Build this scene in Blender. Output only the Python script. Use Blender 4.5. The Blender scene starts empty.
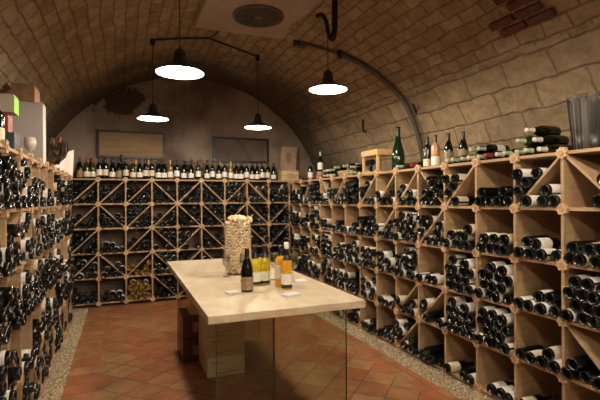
import bpy, bmesh, math, random
from mathutils import Matrix, Vector, noise
PI = math.pi
scene = bpy.context.scene
COL = scene.collection

# ------------------------------------------------------------------ camera
YAW, ROLL, CAMH = 0.3855, -0.0062, 1.4914
cam_d = bpy.data.cameras.new('camera'); cam = bpy.data.objects.new('camera', cam_d); COL.objects.link(cam)
cam_d.sensor_width = 36; cam_d.lens = 438.64 / 600 * 36; cam_d.clip_start = 0.02
fwd = Vector((math.sin(YAW), math.cos(YAW), 0)); rt = Vector((math.cos(YAW), -math.sin(YAW), 0)); up = Vector((0, 0, 1))
cr, sr = math.cos(ROLL), math.sin(ROLL)
R_ = rt * cr + up * sr; U_ = -rt * sr + up * cr
cam.matrix_world = Matrix(((R_.x, U_.x, -fwd.x, 0), (R_.y, U_.y, -fwd.y, 0), (R_.z, U_.z, -fwd.z, CAMH), (0, 0, 0, 1)))
scene.camera = cam

# ------------------------------------------------------------------ world, exposure
w = bpy.data.worlds.new('world'); scene.world = w; w.use_nodes = True
w.node_tree.nodes['Background'].inputs[0].default_value = (1.0, .86, .70, 1)
w.node_tree.nodes['Background'].inputs[1].default_value = 0.0
scene.view_settings.view_transform = 'Standard'; scene.view_settings.look = 'None'
scene.view_settings.gamma = 1; scene.view_settings.use_curve_mapping = False
scene.view_settings.exposure = -0.42
LAMP_POWER = 62
LAMP_COLOR = (1.0, .85, .66)

# ------------------------------------------------------------------ materials
MATS = {}
def new_mat(name):
    m = bpy.data.materials.new(name); m.use_nodes = True
    MATS[name] = m
    return m, m.node_tree.nodes, m.node_tree.links, m.node_tree.nodes['Principled BSDF']
def simple(name, col, rough=.5, metal=0, spec=.5, noise_amt=0, nscale=20, bump=0, coat=0, stretch=(1, 1, 1)):
    m, n, l, b = new_mat(name)
    b.inputs['Base Color'].default_value = (*col, 1); b.inputs['Roughness'].default_value = rough
    b.inputs['Metallic'].default_value = metal; b.inputs['Specular IOR Level'].default_value = spec
    if coat: b.inputs['Coat Weight'].default_value = coat; b.inputs['Coat Roughness'].default_value = .05
    if noise_amt or bump:
        tc = n.new('ShaderNodeTexCoord'); mp = n.new('ShaderNodeMapping'); nz = n.new('ShaderNodeTexNoise')
        mp.inputs['Scale'].default_value = stretch
        l.new(tc.outputs['Object'], mp.inputs[0]); l.new(mp.outputs[0], nz.inputs['Vector'])
        nz.inputs['Scale'].default_value = nscale; nz.inputs['Detail'].default_value = 5
        if noise_amt:
            r = n.new('ShaderNodeValToRGB'); l.new(nz.outputs['Fac'], r.inputs[0])
            r.color_ramp.elements[0].position = .3; r.color_ramp.elements[1].position = .7
            r.color_ramp.elements[0].color = (*[max(0, c * (1 - noise_amt)) for c in col], 1)
            r.color_ramp.elements[1].color = (*[min(1, c * (1 + noise_amt)) for c in col], 1)
            l.new(r.outputs[0], b.inputs['Base Color'])
        if bump:
            bp = n.new('ShaderNodeBump'); bp.inputs['Strength'].default_value = bump; bp.inputs['Distance'].default_value = .01
            l.new(nz.outputs['Fac'], bp.inputs['Height']); l.new(bp.outputs[0], b.inputs['Normal'])
    return m
def glassy(name, tint, rough=.02, gloss=.5, ior=1.45, base=.04, power=4):
    m, n, l, b = new_mat(name); n.remove(b)
    out = n['Material Output']
    t = n.new('ShaderNodeBsdfTransparent'); t.inputs[0].default_value = (*tint, 1)
    g = n.new('ShaderNodeBsdfGlossy'); g.inputs['Roughness'].default_value = rough
    lw = n.new('ShaderNodeLayerWeight'); lw.inputs['Blend'].default_value = .5
    pw = n.new('ShaderNodeMath'); pw.operation = 'POWER'; pw.inputs[1].default_value = 4; l.new(lw.outputs['Facing'], pw.inputs[0]); pw.inputs[1].default_value = power
    f = n.new('ShaderNodeMath'); f.operation = 'MULTIPLY_ADD'; f.inputs[1].default_value = gloss; f.inputs[2].default_value = base; l.new(pw.outputs[0], f.inputs[0])
    mx = n.new('ShaderNodeMixShader'); l.new(f.outputs[0], mx.inputs[0]); l.new(t.outputs[0], mx.inputs[1]); l.new(g.outputs[0], mx.inputs[2])
    l.new(mx.outputs[0], out.inputs[0]); return m

WOOD = simple('rack_board', (.40, .262, .140), .6, noise_amt=.16, nscale=6, stretch=(1, 1, 6))
WOOD_D = simple('rack_divider', (.40, .27, .155), .6, noise_amt=.12, nscale=8)
HUB = simple('rack_connector', (.54, .345, .20), .6, noise_amt=.2, nscale=30)
BLACKG = simple('dark_bottle_glass', (.0035, .0045, .004), .10, spec=.6)
GREENG = simple('green_bottle_glass', (.004, .020, .006), .08, spec=.6)
OLIVEG = simple('olive_bottle_glass', (.028, .035, .008), .1, spec=.6)
YELLOWG = simple('yellow_wine_bottle', (.62, .50, .03), .1, spec=.6)
AMBERG = simple('amber_wine_bottle', (.72, .36, .03), .1, spec=.6)
GOLDG = simple('golden_wine_bottle', (.17, .10, .018), .14, spec=.6)
def label_mat(name, col, ink):
    m, n, l, b = new_mat(name); b.inputs['Roughness'].default_value = .6
    tc = n.new('ShaderNodeTexCoord'); wv = n.new('ShaderNodeTexWave'); nz = n.new('ShaderNodeTexNoise'); nz.inputs['Scale'].default_value = 60
    wv.bands_direction = 'Z'; wv.inputs['Scale'].default_value = 22; wv.inputs['Distortion'].default_value = 0
    l.new(tc.outputs['Object'], wv.inputs['Vector']); l.new(tc.outputs['Object'], nz.inputs['Vector'])
    mu = n.new('ShaderNodeMath'); mu.operation = 'MULTIPLY'; l.new(wv.outputs['Fac'], mu.inputs[0]); l.new(nz.outputs['Fac'], mu.inputs[1])
    r = n.new('ShaderNodeValToRGB'); r.color_ramp.elements[0].position = .46; r.color_ramp.elements[1].position = .56
    r.color_ramp.elements[0].color = (*col, 1); r.color_ramp.elements[1].color = (*ink, 1)
    l.new(mu.outputs[0], r.inputs[0]); l.new(r.outputs[0], b.inputs['Base Color']); return m
LAB_W = label_mat('white_paper_label', (.88, .86, .81), (.66, .63, .58))
LAB_C = label_mat('cream_paper_label', (.78, .70, .54), (.55, .46, .34))
LAB_B = simple('brown_paper_label', (.28, .20, .12), .6, noise_amt=.3, nscale=60)
LAB_P = simple('pink_label', (.75, .45, .36), .6)
CAP_D = simple('dark_capsule', (.012, .010, .012), .35)
CAP_R = simple('red_capsule', (.28, .02, .03), .35)
CAP_G = simple('pale_green_capsule', (.42, .50, .34), .4)
CAP_W = simple('pale_capsule', (.62, .60, .50), .4)
CAP_Y = simple('gold_capsule', (.55, .38, .10), .35)
CARD_BR = simple('brown_card', (.20, .11, .055), .7, noise_amt=.2)
CRATE = simple('pine_crate_wood', (.66, .47, .27), .6, noise_amt=.2, nscale=5, stretch=(1, 1, 9))
CRATE2 = simple('pale_crate_wood', (.62, .52, .38), .6, noise_amt=.15, nscale=5, stretch=(1, 1, 9))
DARKRED = simple('mahogany_crate_wood', (.085, .022, .014), .4, noise_amt=.3, nscale=6, stretch=(1, 1, 6))
IRON = simple('black_iron', (.012, .011, .011), .5, metal=.3)
PIPE = simple('grey_pipe', (.085, .07, .06), .6, noise_amt=.2)
WHITE = simple('white_enamel', (.85, .83, .78), .35)
GLASS = glassy('clear_glass', (.985, .985, .98), base=.025, gloss=.35)
PIC_GLASS = glassy('picture_glass', (.93, .93, .95), base=.12, gloss=.5)
STEM = glassy('stemware_glass', (.90, .91, .90), rough=.06, base=.10, gloss=.9, power=2)
PANE = glassy('table_glass', (.85, .88, .81), base=.05)
PANE_E = simple('green_glass_edge', (.035, .06, .045), .2)
CORK = simple('cork', (.84, .67, .45), .85, noise_amt=.28, nscale=90)
CORK2 = simple('cork_dark', (.70, .50, .30), .85, noise_amt=.3, nscale=90)
CLOTH = simple('white_linen', (.78, .70, .66), .9, bump=.3, nscale=40)

def stone_mat():
    m, n, l, b = new_mat('vault_stone')
    b.inputs['Roughness'].default_value = .95; b.inputs['Specular IOR Level'].default_value = .15
    uv = n.new('ShaderNodeUVMap'); uv.uv_map = 'UVMap'
    nz = n.new('ShaderNodeTexNoise'); nz.inputs['Scale'].default_value = 4; nz.inputs['Detail'].default_value = 6; nz.inputs['Roughness'].default_value = .6
    l.new(uv.outputs[0], nz.inputs['Vector'])
    sub = n.new('ShaderNodeVectorMath'); sub.operation = 'SUBTRACT'; sub.inputs[1].default_value = (.5, .5, .5); l.new(nz.outputs['Color'], sub.inputs[0])
    sc = n.new('ShaderNodeVectorMath'); sc.operation = 'SCALE'; sc.inputs['Scale'].default_value = .085; l.new(sub.outputs[0], sc.inputs[0])
    ad = n.new('ShaderNodeVectorMath'); ad.operation = 'ADD'; l.new(uv.outputs[0], ad.inputs[0]); l.new(sc.outputs[0], ad.inputs[1])
    def brick(wd, ht, mortar, seed):
        br = n.new('ShaderNodeTexBrick'); br.offset = .5; br.inputs['Scale'].default_value = 1
        br.inputs['Brick Width'].default_value = wd; br.inputs['Row Height'].default_value = ht
        br.inputs['Mortar Size'].default_value = mortar; br.inputs['Mortar Smooth'].default_value = 1
        br.inputs['Bias'].default_value = -.1
        br.inputs['Color1'].default_value = (.50, .385, .25, 1); br.inputs['Color2'].default_value = (.37, .275, .18, 1)
        br.inputs['Mortar'].default_value = (.27, .20, .135, 1)
        l.new(ad.outputs[0], br.inputs['Vector']); return br
    small = brick(.215, .118, .013, 0); big = brick(.42, .225, .015, 3)
    sx = n.new('ShaderNodeSeparateXYZ'); l.new(uv.outputs[0], sx.inputs[0])
    # big ashlar courses low on the right haunch, small voussoirs above
    lt = n.new('ShaderNodeMath'); lt.operation = 'LESS_THAN'; lt.inputs[1].default_value = 1.62; l.new(sx.outputs['Y'], lt.inputs[0])
    mc = n.new('ShaderNodeMix'); mc.data_type = 'RGBA'; l.new(lt.outputs[0], mc.inputs[0]); l.new(small.outputs['Color'], mc.inputs[6]); l.new(big.outputs['Color'], mc.inputs[7])
    mf = n.new('ShaderNodeMix'); mf.data_type = 'FLOAT'; l.new(lt.outputs[0], mf.inputs[0]); l.new(small.outputs['Fac'], mf.inputs[2]); l.new(big.outputs['Fac'], mf.inputs[3])
    n2 = n.new('ShaderNodeTexNoise'); n2.inputs['Scale'].default_value = 7; n2.inputs['Detail'].default_value = 10; n2.inputs['Roughness'].default_value = .78; l.new(uv.outputs[0], n2.inputs['Vector'])
    r2 = n.new('ShaderNodeValToRGB'); r2.color_ramp.elements[0].position = .25; r2.color_ramp.elements[1].position = .75
    r2.color_ramp.elements[0].color = (.50, .46, .43, 1); r2.color_ramp.elements[1].color = (1.45, 1.45, 1.42, 1); l.new(n2.outputs['Fac'], r2.inputs[0])
    mm = n.new('ShaderNodeMix'); mm.data_type = 'RGBA'; mm.blend_type = 'MULTIPLY'; mm.inputs[0].default_value = 1
    l.new(mc.outputs[2], mm.inputs[6]); l.new(r2.outputs[0], mm.inputs[7])
    # soot and damp stains gathered near the end wall
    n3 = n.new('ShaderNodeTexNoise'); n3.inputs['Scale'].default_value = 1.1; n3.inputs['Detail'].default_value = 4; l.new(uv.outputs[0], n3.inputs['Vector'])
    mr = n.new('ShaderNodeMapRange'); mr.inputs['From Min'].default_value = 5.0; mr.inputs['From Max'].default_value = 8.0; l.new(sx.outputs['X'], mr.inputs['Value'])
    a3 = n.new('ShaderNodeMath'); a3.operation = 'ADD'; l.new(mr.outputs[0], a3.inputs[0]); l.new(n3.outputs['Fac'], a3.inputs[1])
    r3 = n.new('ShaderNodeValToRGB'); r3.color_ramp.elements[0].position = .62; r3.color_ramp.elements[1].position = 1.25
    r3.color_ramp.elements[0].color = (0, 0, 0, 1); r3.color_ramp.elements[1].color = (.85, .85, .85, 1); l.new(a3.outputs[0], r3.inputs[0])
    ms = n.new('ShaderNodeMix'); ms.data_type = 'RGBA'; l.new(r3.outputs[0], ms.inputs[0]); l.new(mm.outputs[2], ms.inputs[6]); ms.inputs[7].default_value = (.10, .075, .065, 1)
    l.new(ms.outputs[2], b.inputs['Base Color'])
    inv = n.new('ShaderNodeMath'); inv.operation = 'MULTIPLY_ADD'; inv.inputs[1].default_value = -.4; inv.inputs[2].default_value = .4; l.new(mf.outputs[0], inv.inputs[0])
    ah = n.new('ShaderNodeMath'); ah.operation = 'MULTIPLY_ADD'; ah.inputs[1].default_value = 1.5; l.new(n2.outputs['Fac'], ah.inputs[0]); l.new(inv.outputs[0], ah.inputs[2])
    bp = n.new('ShaderNodeBump'); bp.inputs['Strength'].default_value = .9; bp.inputs['Distance'].default_value = .035; l.new(ah.outputs[0], bp.inputs['Height']); l.new(bp.outputs[0], b.inputs['Normal'])
    return m
STONE = stone_mat()

def plaster_mat(name, base, dark, sc=1.5, patch=None):
    m, n, l, b = new_mat(name); b.inputs['Roughness'].default_value = .9; b.inputs['Specular IOR Level'].default_value = .15
    tc = n.new('ShaderNodeTexCoord'); nz = n.new('ShaderNodeTexNoise'); nz.inputs['Scale'].default_value = sc; nz.inputs['Detail'].default_value = 9; nz.inputs['Roughness'].default_value = .62
    l.new(tc.outputs['Object'], nz.inputs['Vector'])
    r = n.new('ShaderNodeValToRGB'); r.color_ramp.elements[0].position = .36; r.color_ramp.elements[1].position = .60
    r.color_ramp.elements[0].color = (*dark, 1); r.color_ramp.elements[1].color = (*base, 1); l.new(nz.outputs['Fac'], r.inputs[0])
    last = r.outputs[0]
    if patch:
        mp = n.new('ShaderNodeMapping'); mp.vector_type = 'POINT'
        (px, py, pz), (sx, sy, sz) = patch
        mp.inputs['Location'].default_value = (-px / sx, 0, -pz / sz); mp.inputs['Scale'].default_value = (1 / sx, 0, 1 / sz)
        l.new(tc.outputs['Object'], mp.inputs[0]); ln = n.new('ShaderNodeVectorMath'); ln.operation = 'LENGTH'; l.new(mp.outputs[0], ln.inputs[0])
        nn = n.new('ShaderNodeTexNoise'); nn.inputs['Scale'].default_value = 7; nn.inputs['Detail'].default_value = 5; l.new(tc.outputs['Object'], nn.inputs['Vector'])
        ma = n.new('ShaderNodeMath'); ma.operation = 'MULTIPLY_ADD'; ma.inputs[1].default_value = 2.4; l.new(nn.outputs['Fac'], ma.inputs[0]); l.new(ln.outputs['Value'], ma.inputs[2])
        rr = n.new('ShaderNodeValToRGB'); rr.color_ramp.elements[0].position = .0; rr.color_ramp.elements[1].position = 1
        mr = n.new('ShaderNodeMapRange'); mr.inputs['From Min'].default_value = 2.05; mr.inputs['From Max'].default_value = 2.2; l.new(ma.outputs[0], mr.inputs['Value'])
        mx = n.new('ShaderNodeMix'); mx.data_type = 'RGBA'; l.new(mr.outputs[0], mx.inputs[0]); mx.inputs[6].default_value = (.075, .05, .045, 1); l.new(last, mx.inputs[7]); last = mx.outputs[2]
        n.remove(rr)
    l.new(last, b.inputs['Base Color'])
    bp = n.new('ShaderNodeBump'); bp.inputs['Strength'].default_value = .5; bp.inputs['Distance'].default_value = .02; l.new(nz.outputs['Fac'], bp.inputs['Height']); l.new(bp.outputs[0], b.inputs['Normal'])
    return m
PLASTER = plaster_mat('end_wall_plaster', (.34, .265, .215), (.15, .11, .09), 1.3, ((.03, 0, 3.0), (.42, 1, .2)))
SOFFIT = plaster_mat('soffit_plaster', (.46, .37, .31), (.38, .29, .23), 2)

def tile_mat(name, rot, wd, ht, off):
    m, n, l, b = new_mat(name)
    tc = n.new('ShaderNodeTexCoord'); mp = n.new('ShaderNodeMapping'); mp.inputs['Rotation'].default_value = (0, 0, rot); mp.inputs['Location'].default_value = (.435 if rot == 0 else 0, 0, 0)
    nz = n.new('ShaderNodeTexNoise'); nz.inputs['Scale'].default_value = 3; l.new(tc.outputs['Object'], nz.inputs['Vector'])
    sc = n.new('ShaderNodeVectorMath'); sc.operation = 'SCALE'; sc.inputs['Scale'].default_value = .010; l.new(nz.outputs['Color'], sc.inputs[0])
    ad = n.new('ShaderNodeVectorMath'); ad.operation = 'ADD'; l.new(tc.outputs['Object'], ad.inputs[0]); l.new(sc.outputs[0], ad.inputs[1])
    l.new(ad.outputs[0], mp.inputs[0])
    br = n.new('ShaderNodeTexBrick'); br.offset = off; br.inputs['Scale'].default_value = 1
    br.inputs['Brick Width'].default_value = wd; br.inputs['Row Height'].default_value = ht
    br.inputs['Mortar Size'].default_value = .005; br.inputs['Mortar Smooth'].default_value = .3; br.inputs['Bias'].default_value = -.2
    br.inputs['Color1'].default_value = (.33, .12, .055, 1); br.inputs['Color2'].default_value = (.36, .235, .11, 1); br.inputs['Mortar'].default_value = (.10, .07, .05, 1)
    l.new(mp.outputs[0], br.inputs['Vector'])
    n2 = n.new('ShaderNodeTexNoise'); n2.inputs['Scale'].default_value = 5; n2.inputs['Detail'].default_value = 8; n2.inputs['Roughness'].default_value = .7; l.new(tc.outputs['Object'], n2.inputs['Vector'])
    r2 = n.new('ShaderNodeValToRGB'); r2.color_ramp.elements[0].position = .3; r2.color_ramp.elements[1].position = .7
    r2.color_ramp.elements[0].color = (.55, .55, .55, 1); r2.color_ramp.elements[1].color = (1.25, 1.2, 1.1, 1); l.new(n2.outputs['Fac'], r2.inputs[0])
    mm = n.new('ShaderNodeMix'); mm.data_type = 'RGBA'; mm.blend_type = 'MULTIPLY'; mm.inputs[0].default_value = 1
    l.new(br.outputs['Color'], mm.inputs[6]); l.new(r2.outputs[0], mm.inputs[7]); l.new(mm.outputs[2], b.inputs['Base Color'])
    b.inputs['Roughness'].default_value = .5; b.inputs['Specular IOR Level'].default_value = .3
    iv = n.new('ShaderNodeMath'); iv.operation = 'MULTIPLY_ADD'; iv.inputs[1].default_value = -1; iv.inputs[2].default_value = 1; l.new(br.outputs['Fac'], iv.inputs[0])
    a2 = n.new('ShaderNodeMath'); a2.operation = 'MULTIPLY_ADD'; a2.inputs[1].default_value = .4; l.new(n2.outputs['Fac'], a2.inputs[0]); l.new(iv.outputs[0], a2.inputs[2])
    bp = n.new('ShaderNodeBump'); bp.inputs['Strength'].default_value = .5; bp.inputs['Distance'].default_value = .006; l.new(a2.outputs[0], bp.inputs['Height']); l.new(bp.outputs[0], b.inputs['Normal'])
    return m
TILE = tile_mat('terracotta_tiles', PI / 4, .235, .235, 0)
TILE_B = tile_mat('terracotta_border', 0, .245, .2, 0)
def gravel_mat():
    m, n, l, b = new_mat('gravel'); b.inputs['Roughness'].default_value = .9
    tc = n.new('ShaderNodeTexCoord'); v = n.new('ShaderNodeTexVoronoi'); v.inputs['Scale'].default_value = 55; l.new(tc.outputs['Object'], v.inputs['Vector'])
    hs = n.new('ShaderNodeSeparateColor'); l.new(v.outputs['Color'], hs.inputs[0])
    r = n.new('ShaderNodeValToRGB'); r.color_ramp.elements[0].color = (.22, .16, .09, 1); r.color_ramp.elements[1].color = (.66, .55, .38, 1); l.new(hs.outputs[0], r.inputs[0])
    l.new(r.outputs[0], b.inputs['Base Color'])
    bp = n.new('ShaderNodeBump'); bp.invert = True; bp.inputs['Strength'].default_value = 1; bp.inputs['Distance'].default_value = .02; l.new(v.outputs['Distance'], bp.inputs['Height']); l.new(bp.outputs[0], b.inputs['Normal'])
    return m
GRAVEL = gravel_mat()
def travertine():
    m, n, l, b = new_mat('table_stone'); b.inputs['Roughness'].default_value = .42; b.inputs['Specular IOR Level'].default_value = .4
    tc = n.new('ShaderNodeTexCoord'); nz = n.new('ShaderNodeTexNoise'); nz.inputs['Scale'].default_value = 2.5; nz.inputs['Detail'].default_value = 9; nz.inputs['Roughness'].default_value = .65; nz.inputs['Distortion'].default_value = .6
    mp = n.new('ShaderNodeMapping'); mp.inputs['Scale'].default_value = (1.6, .8, 4); l.new(tc.outputs['Object'], mp.inputs[0]); l.new(mp.outputs[0], nz.inputs['Vector'])
    r = n.new('ShaderNodeValToRGB'); r.color_ramp.elements[0].position = .3; r.color_ramp.elements[1].position = .62
    r.color_ramp.elements[0].color = (.47, .36, .23, 1); r.color_ramp.elements[1].color = (.70, .60, .45, 1); l.new(nz.outputs['Fac'], r.inputs[0]); l.new(r.outputs[0], b.inputs['Base Color'])
    bp = n.new('ShaderNodeBump'); bp.inputs['Strength'].default_value = .15; bp.inputs['Distance'].default_value = .004; l.new(nz.outputs['Fac'], bp.inputs['Height']); l.new(bp.outputs[0], b.inputs['Normal'])
    return m
TRAV = travertine()

# ------------------------------------------------------------------ mesh helpers
class MB:
    """collects shapes into one mesh; each face carries a material slot"""
    def __init__(s): s.v = []; s.f = []; s.mi = []; s.sm = []; s.mats = []
    def slot(s, m):
        if m not in s.mats: s.mats.append(m)
        return s.mats.index(m)
    def add(s, vs, fs, m, smooth=False, M=None):
        o = len(s.v); k = s.slot(m)
        s.v += [tuple(M @ Vector(v)) for v in vs] if M else [tuple(v) for v in vs]
        s.f += [tuple(i + o for i in f) for f in fs]; s.mi += [k] * len(fs); s.sm += [smooth] * len(fs)
        return s
    def box(s, x0, x1, y0, y1, z0, z1, m, M=None):
        vs = [(x0, y0, z0), (x1, y0, z0), (x1, y1, z0), (x0, y1, z0), (x0, y0, z1), (x1, y0, z1), (x1, y1, z1), (x0, y1, z1)]
        return s.add(vs, [(0, 3, 2, 1), (4, 5, 6, 7), (0, 1, 5, 4), (1, 2, 6, 5), (2, 3, 7, 6), (3, 0, 4, 7)], m, M=M)
    def lathe(s, prof, n, m, M=None, smooth=True):
        vs = []; rings = []
        for (r, z) in prof:
            if r < 1e-6: rings.append([len(vs)]); vs.append((0, 0, z))
            else:
                rings.append(list(range(len(vs), len(vs) + n)))
                vs += [(r * math.cos(2 * PI * i / n), r * math.sin(2 * PI * i / n), z) for i in range(n)]
        fs = []
        for a, b in zip(rings[:-1], rings[1:]):
            for i in range(n):
                j = (i + 1) % n
                if len(a) == 1 and len(b) == 1: continue
                if len(a) == 1: fs.append((a[0], b[i], b[j]))
                elif len(b) == 1: fs.append((a[i], b[0], a[j]))
                else: fs.append((a[i], b[i], b[j], a[j]))
        fs = [tuple(reversed(f)) for f in fs]
        return s.add(vs, fs, m, smooth, M)
    def prism(s, pts, y0, y1, m, M=None):
        """polygon in x-z, extruded along y"""
        n = len(pts); vs = [(x, y0, z) for x, z in pts] + [(x, y1, z) for x, z in pts]
        fs = [tuple(range(n)), tuple(reversed(range(n, 2 * n)))] + [(i, i + n, (i + 1) % n + n, (i + 1) % n) for i in range(n)]
        return s.add(vs, fs, m, M=M)
    def tube(s, pts, r, m, n=8, smooth=True):
        pts = [Vector(p) for p in pts]; rs = r if isinstance(r, (list, tuple)) else [r] * len(pts)
        vs = []; prev = None
        for i, p in enumerate(pts):
            d = (pts[min(i + 1, len(pts) - 1)] - pts[max(i - 1, 0)]).normalized()
            if prev is None:
                a = Vector((0, 0, 1)) if abs(d.z) < .9 else Vector((1, 0, 0)); x = d.cross(a).normalized()
            else:
                x = (prev - d * prev.dot(d)).normalized()
            prev = x; y = d.cross(x)
            vs += [p + (x * math.cos(2 * PI * k / n) + y * math.sin(2 * PI * k / n)) * rs[i] for k in range(n)]
        fs = [(i * n + k, i * n + (k + 1) % n, (i + 1) * n + (k + 1) % n, (i + 1) * n + k) for i in range(len(pts) - 1) for k in range(n)]
        fs += [tuple(reversed(range(n))), tuple(range((len(pts) - 1) * n, len(pts) * n))]
        return s.add(vs, fs, m, smooth)
    def mesh(s, name):
        me = bpy.data.meshes.new(name); me.from_pydata(s.v, [], s.f)
        for m in s.mats: me.materials.append(m)
        me.polygons.foreach_set('material_index', s.mi); me.polygons.foreach_set('use_smooth', s.sm); me.update()
        return me
    def obj(s, name, parent=None, loc=None, rz=None, bevel=0):
        o = bpy.data.objects.new(name, s.mesh(name)); COL.objects.link(o); o.parent = parent
        if loc: o.location = loc
        if rz is not None: o.rotation_euler = (0, 0, rz)
        if bevel:
            b = o.modifiers.new('bevel', 'BEVEL'); b.width = bevel; b.segments = 2; b.limit_method = 'ANGLE'
        return o
def tag(o, label=None, cat=None, group=None, kind=None):
    if label:
        assert 4 <= len(label.split()) <= 16, label
        o['label'] = label
    if cat: o['category'] = cat
    if group: o['group'] = group
    if kind: o['kind'] = kind
    return o
def empty(name, loc, rz=0, **k):
    o = bpy.data.objects.new(name, None); COL.objects.link(o); o.location = loc; o.rotation_euler = (0, 0, rz); o.empty_display_size = .1
    tag(o, **k); return o
def struct(o): o['kind'] = 'structure'; return o
def copy_tree(o, parent=None):
    c = o.copy(); COL.objects.link(c); c.parent = parent
    for ch in list(o.children): copy_tree(ch, c)
    return c
def smooth_path(pts, sub=6):
    P = [Vector(p) for p in pts]; P = [P[0]] + P + [P[-1]]; out = []
    for i in range(1, len(P) - 2):
        for k in range(sub):
            t = k / sub
            out.append(.5 * ((2 * P[i]) + (-P[i - 1] + P[i + 1]) * t + (2 * P[i - 1] - 5 * P[i] + 4 * P[i + 1] - P[i + 2]) * t * t + (-P[i - 1] + 3 * P[i] - 3 * P[i + 1] + P[i + 2]) * t ** 3))
    out.append(P[-2]); return out

# ------------------------------------------------------------------ room shell
VX, VZ, VR = 1.07, 1.14, 2.33           # vault axis and radius
YN, YF = -2.6, 7.2                      # front and end walls
def vault_pt(th, y, r=VR): return (VX + r * math.cos(th), y, VZ + r * math.sin(th))
def vault_z(x): return VZ + math.sqrt(VR * VR - (x - VX) ** 2)
NA, NY = 96, 130
vs = []; uvs = []
for j in range(NY + 1):
    y = YN - .02 + (YF - YN + .04) * j / NY
    for i in range(NA + 1):
        th = PI * i / NA
        rr = VR + .02 * noise.noise((y * 2.2, th * 5, 0)) + .012 * noise.noise((y * 6, th * 14, 5))
        vs.append(vault_pt(th, y, rr)); uvs.append((y, th * VR))
fs = [(j * (NA + 1) + i, j * (NA + 1) + i + 1, (j + 1) * (NA + 1) + i + 1, (j + 1) * (NA + 1) + i) for j in range(NY) for i in range(NA)]
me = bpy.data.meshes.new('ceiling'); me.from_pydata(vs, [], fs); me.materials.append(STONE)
uvl = me.uv_layers.new(name='UVMap')
for lp in me.loops: uvl.data[lp.index].uv = uvs[lp.vertex_index]
for p in me.polygons: p.use_smooth = True
o = bpy.data.objects.new('ceiling', me); COL.objects.link(o); struct(o)
sol = o.modifiers.new('thick', 'SOLIDIFY'); sol.thickness = .12; sol.offset = -1 
xl, xr = VX - VR, VX + VR
struct(MB().box(xl - .12, xl, YN, YF, -.05, VZ + .005, PLASTER).obj('wall_left'))
struct(MB().box(xr, xr + .12, YN, YF, -.05, VZ + .005, PLASTER).obj('wall_right'))
def end_wall(y0, y1, name):
    pts = [(xl - .1, -.05), (xr + .1, -.05), (xr + .1, VZ)] + [(VX + (VR + .1) * math.cos(PI * i / 40), VZ + (VR + .1) * math.sin(PI * i / 40)) for i in range(1, 40)] + [(xl - .1, VZ)]
    return struct(MB().prism(pts, y0, y1, PLASTER).obj(name))
end_wall(YF, YF + .12, 'wall_back'); end_wall(YN - .12, YN, 'wall_front')
GX0, GX1, BX = -.44, 2.33, -.20
struct(MB().box(BX, 2.14, YN, YF, -.05, 0, TILE).obj('floor'))
fb = empty('trim_1', (0, 0, 0)); struct(fb)
MB().box(GX0, BX, YN, YF, -.05, .0, TILE_B).obj('border_tiles', fb, (0, 0, 0))
MB().box(2.14, GX1, YN, YF, -.05, .0, TILE_B).obj('border_tiles', fb)
# gravel strips beside the racks: a bed plus real pebbles
rnd = random.Random(5)
for x0, x1, lab in ((xl, GX0, 'pale gravel strip along the foot of the left rack'), (GX1, xr, 'pale gravel strip along the foot of the right rack')):
    xa, xb = (-.59, GX0) if x0 < 0 else (GX1, 2.55)
    g = MB().box(xa, xb, YN, YF, -.05, -.004, GRAVEL)
    struct(MB().box(x0 if x0 < 0 else xb, xa if x0 < 0 else x1, YN, YF, -.05, -.002, SOFFIT).obj('floor'))
    PEB = [simple('pebble_%d' % k, c, .85) if 'pebble_%d' % k not in MATS else MATS['pebble_%d' % k] for k, c in enumerate([(.55, .44, .29), (.40, .30, .18), (.68, .58, .42), (.27, .20, .13)])]
    for k in range(5200):
        x = rnd.uniform(xa, xb); y = 1.4 + (6.75 - 1.4) * rnd.random(); r = rnd.uniform(.005, .011)
        z = r * .3 - .002; a = rnd.uniform(0, PI)
        c, s_ = math.cos(a) * r * 1.3, math.sin(a) * r * 1.3
        g.add([(x + c, y + s_, z), (x - s_ * .7, y + c * .7, z), (x - c, y - s_, z), (x + s_ * .7, y - c * .7, z), (x, y, z + r * .8), (x, y, z - r)],
              [(0, 1, 4), (1, 2, 4), (2, 3, 4), (3, 0, 4), (1, 0, 5), (2, 1, 5), (3, 2, 5), (0, 3, 5)], PEB[rnd.choice((0, 0, 1, 1, 2, 3))], True)
    tag(g.obj('gravel'), lab, 'gravel', kind='stuff')
# plaster soffit with the fan vent
SZ = 3.375
struct(MB().box(.74, 1.84, 2.7, 4.86, SZ, 3.47, SOFFIT).obj('trim_2', bevel=.02))
# patch of old bricks let into the vault
bt = MB(); BR = [simple('brick_red', (.13, .042, .034), .9, noise_amt=.3), simple('brick_dark', (.035, .018, .020), .9, noise_amt=.3), simple('brick_mid', (.10, .045, .038), .9, noise_amt=.3)]
rows = 8; th0 = .775
for k in range(rows):
    th = th0 + k * .036
    y0 = 2.62 - .085 * k + .03 * (k % 2) - .3
    for q in range(4 if k > 1 else 2):
        ya = y0 - q * .235 + (.11 if k % 2 else 0) + (.3 if k > 3 else .12)
        M = Matrix.Translation(vault_pt(th, ya, VR - .002)) @ Matrix.Rotation(-(th - PI / 2), 4, 'Y')
        bt.box(-.03, .03, -.105, .105, -.03, .05, BR[(k * 3 + q * 2) % 3], M)
struct(bt.obj('trim_3', bevel=.006))

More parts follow.
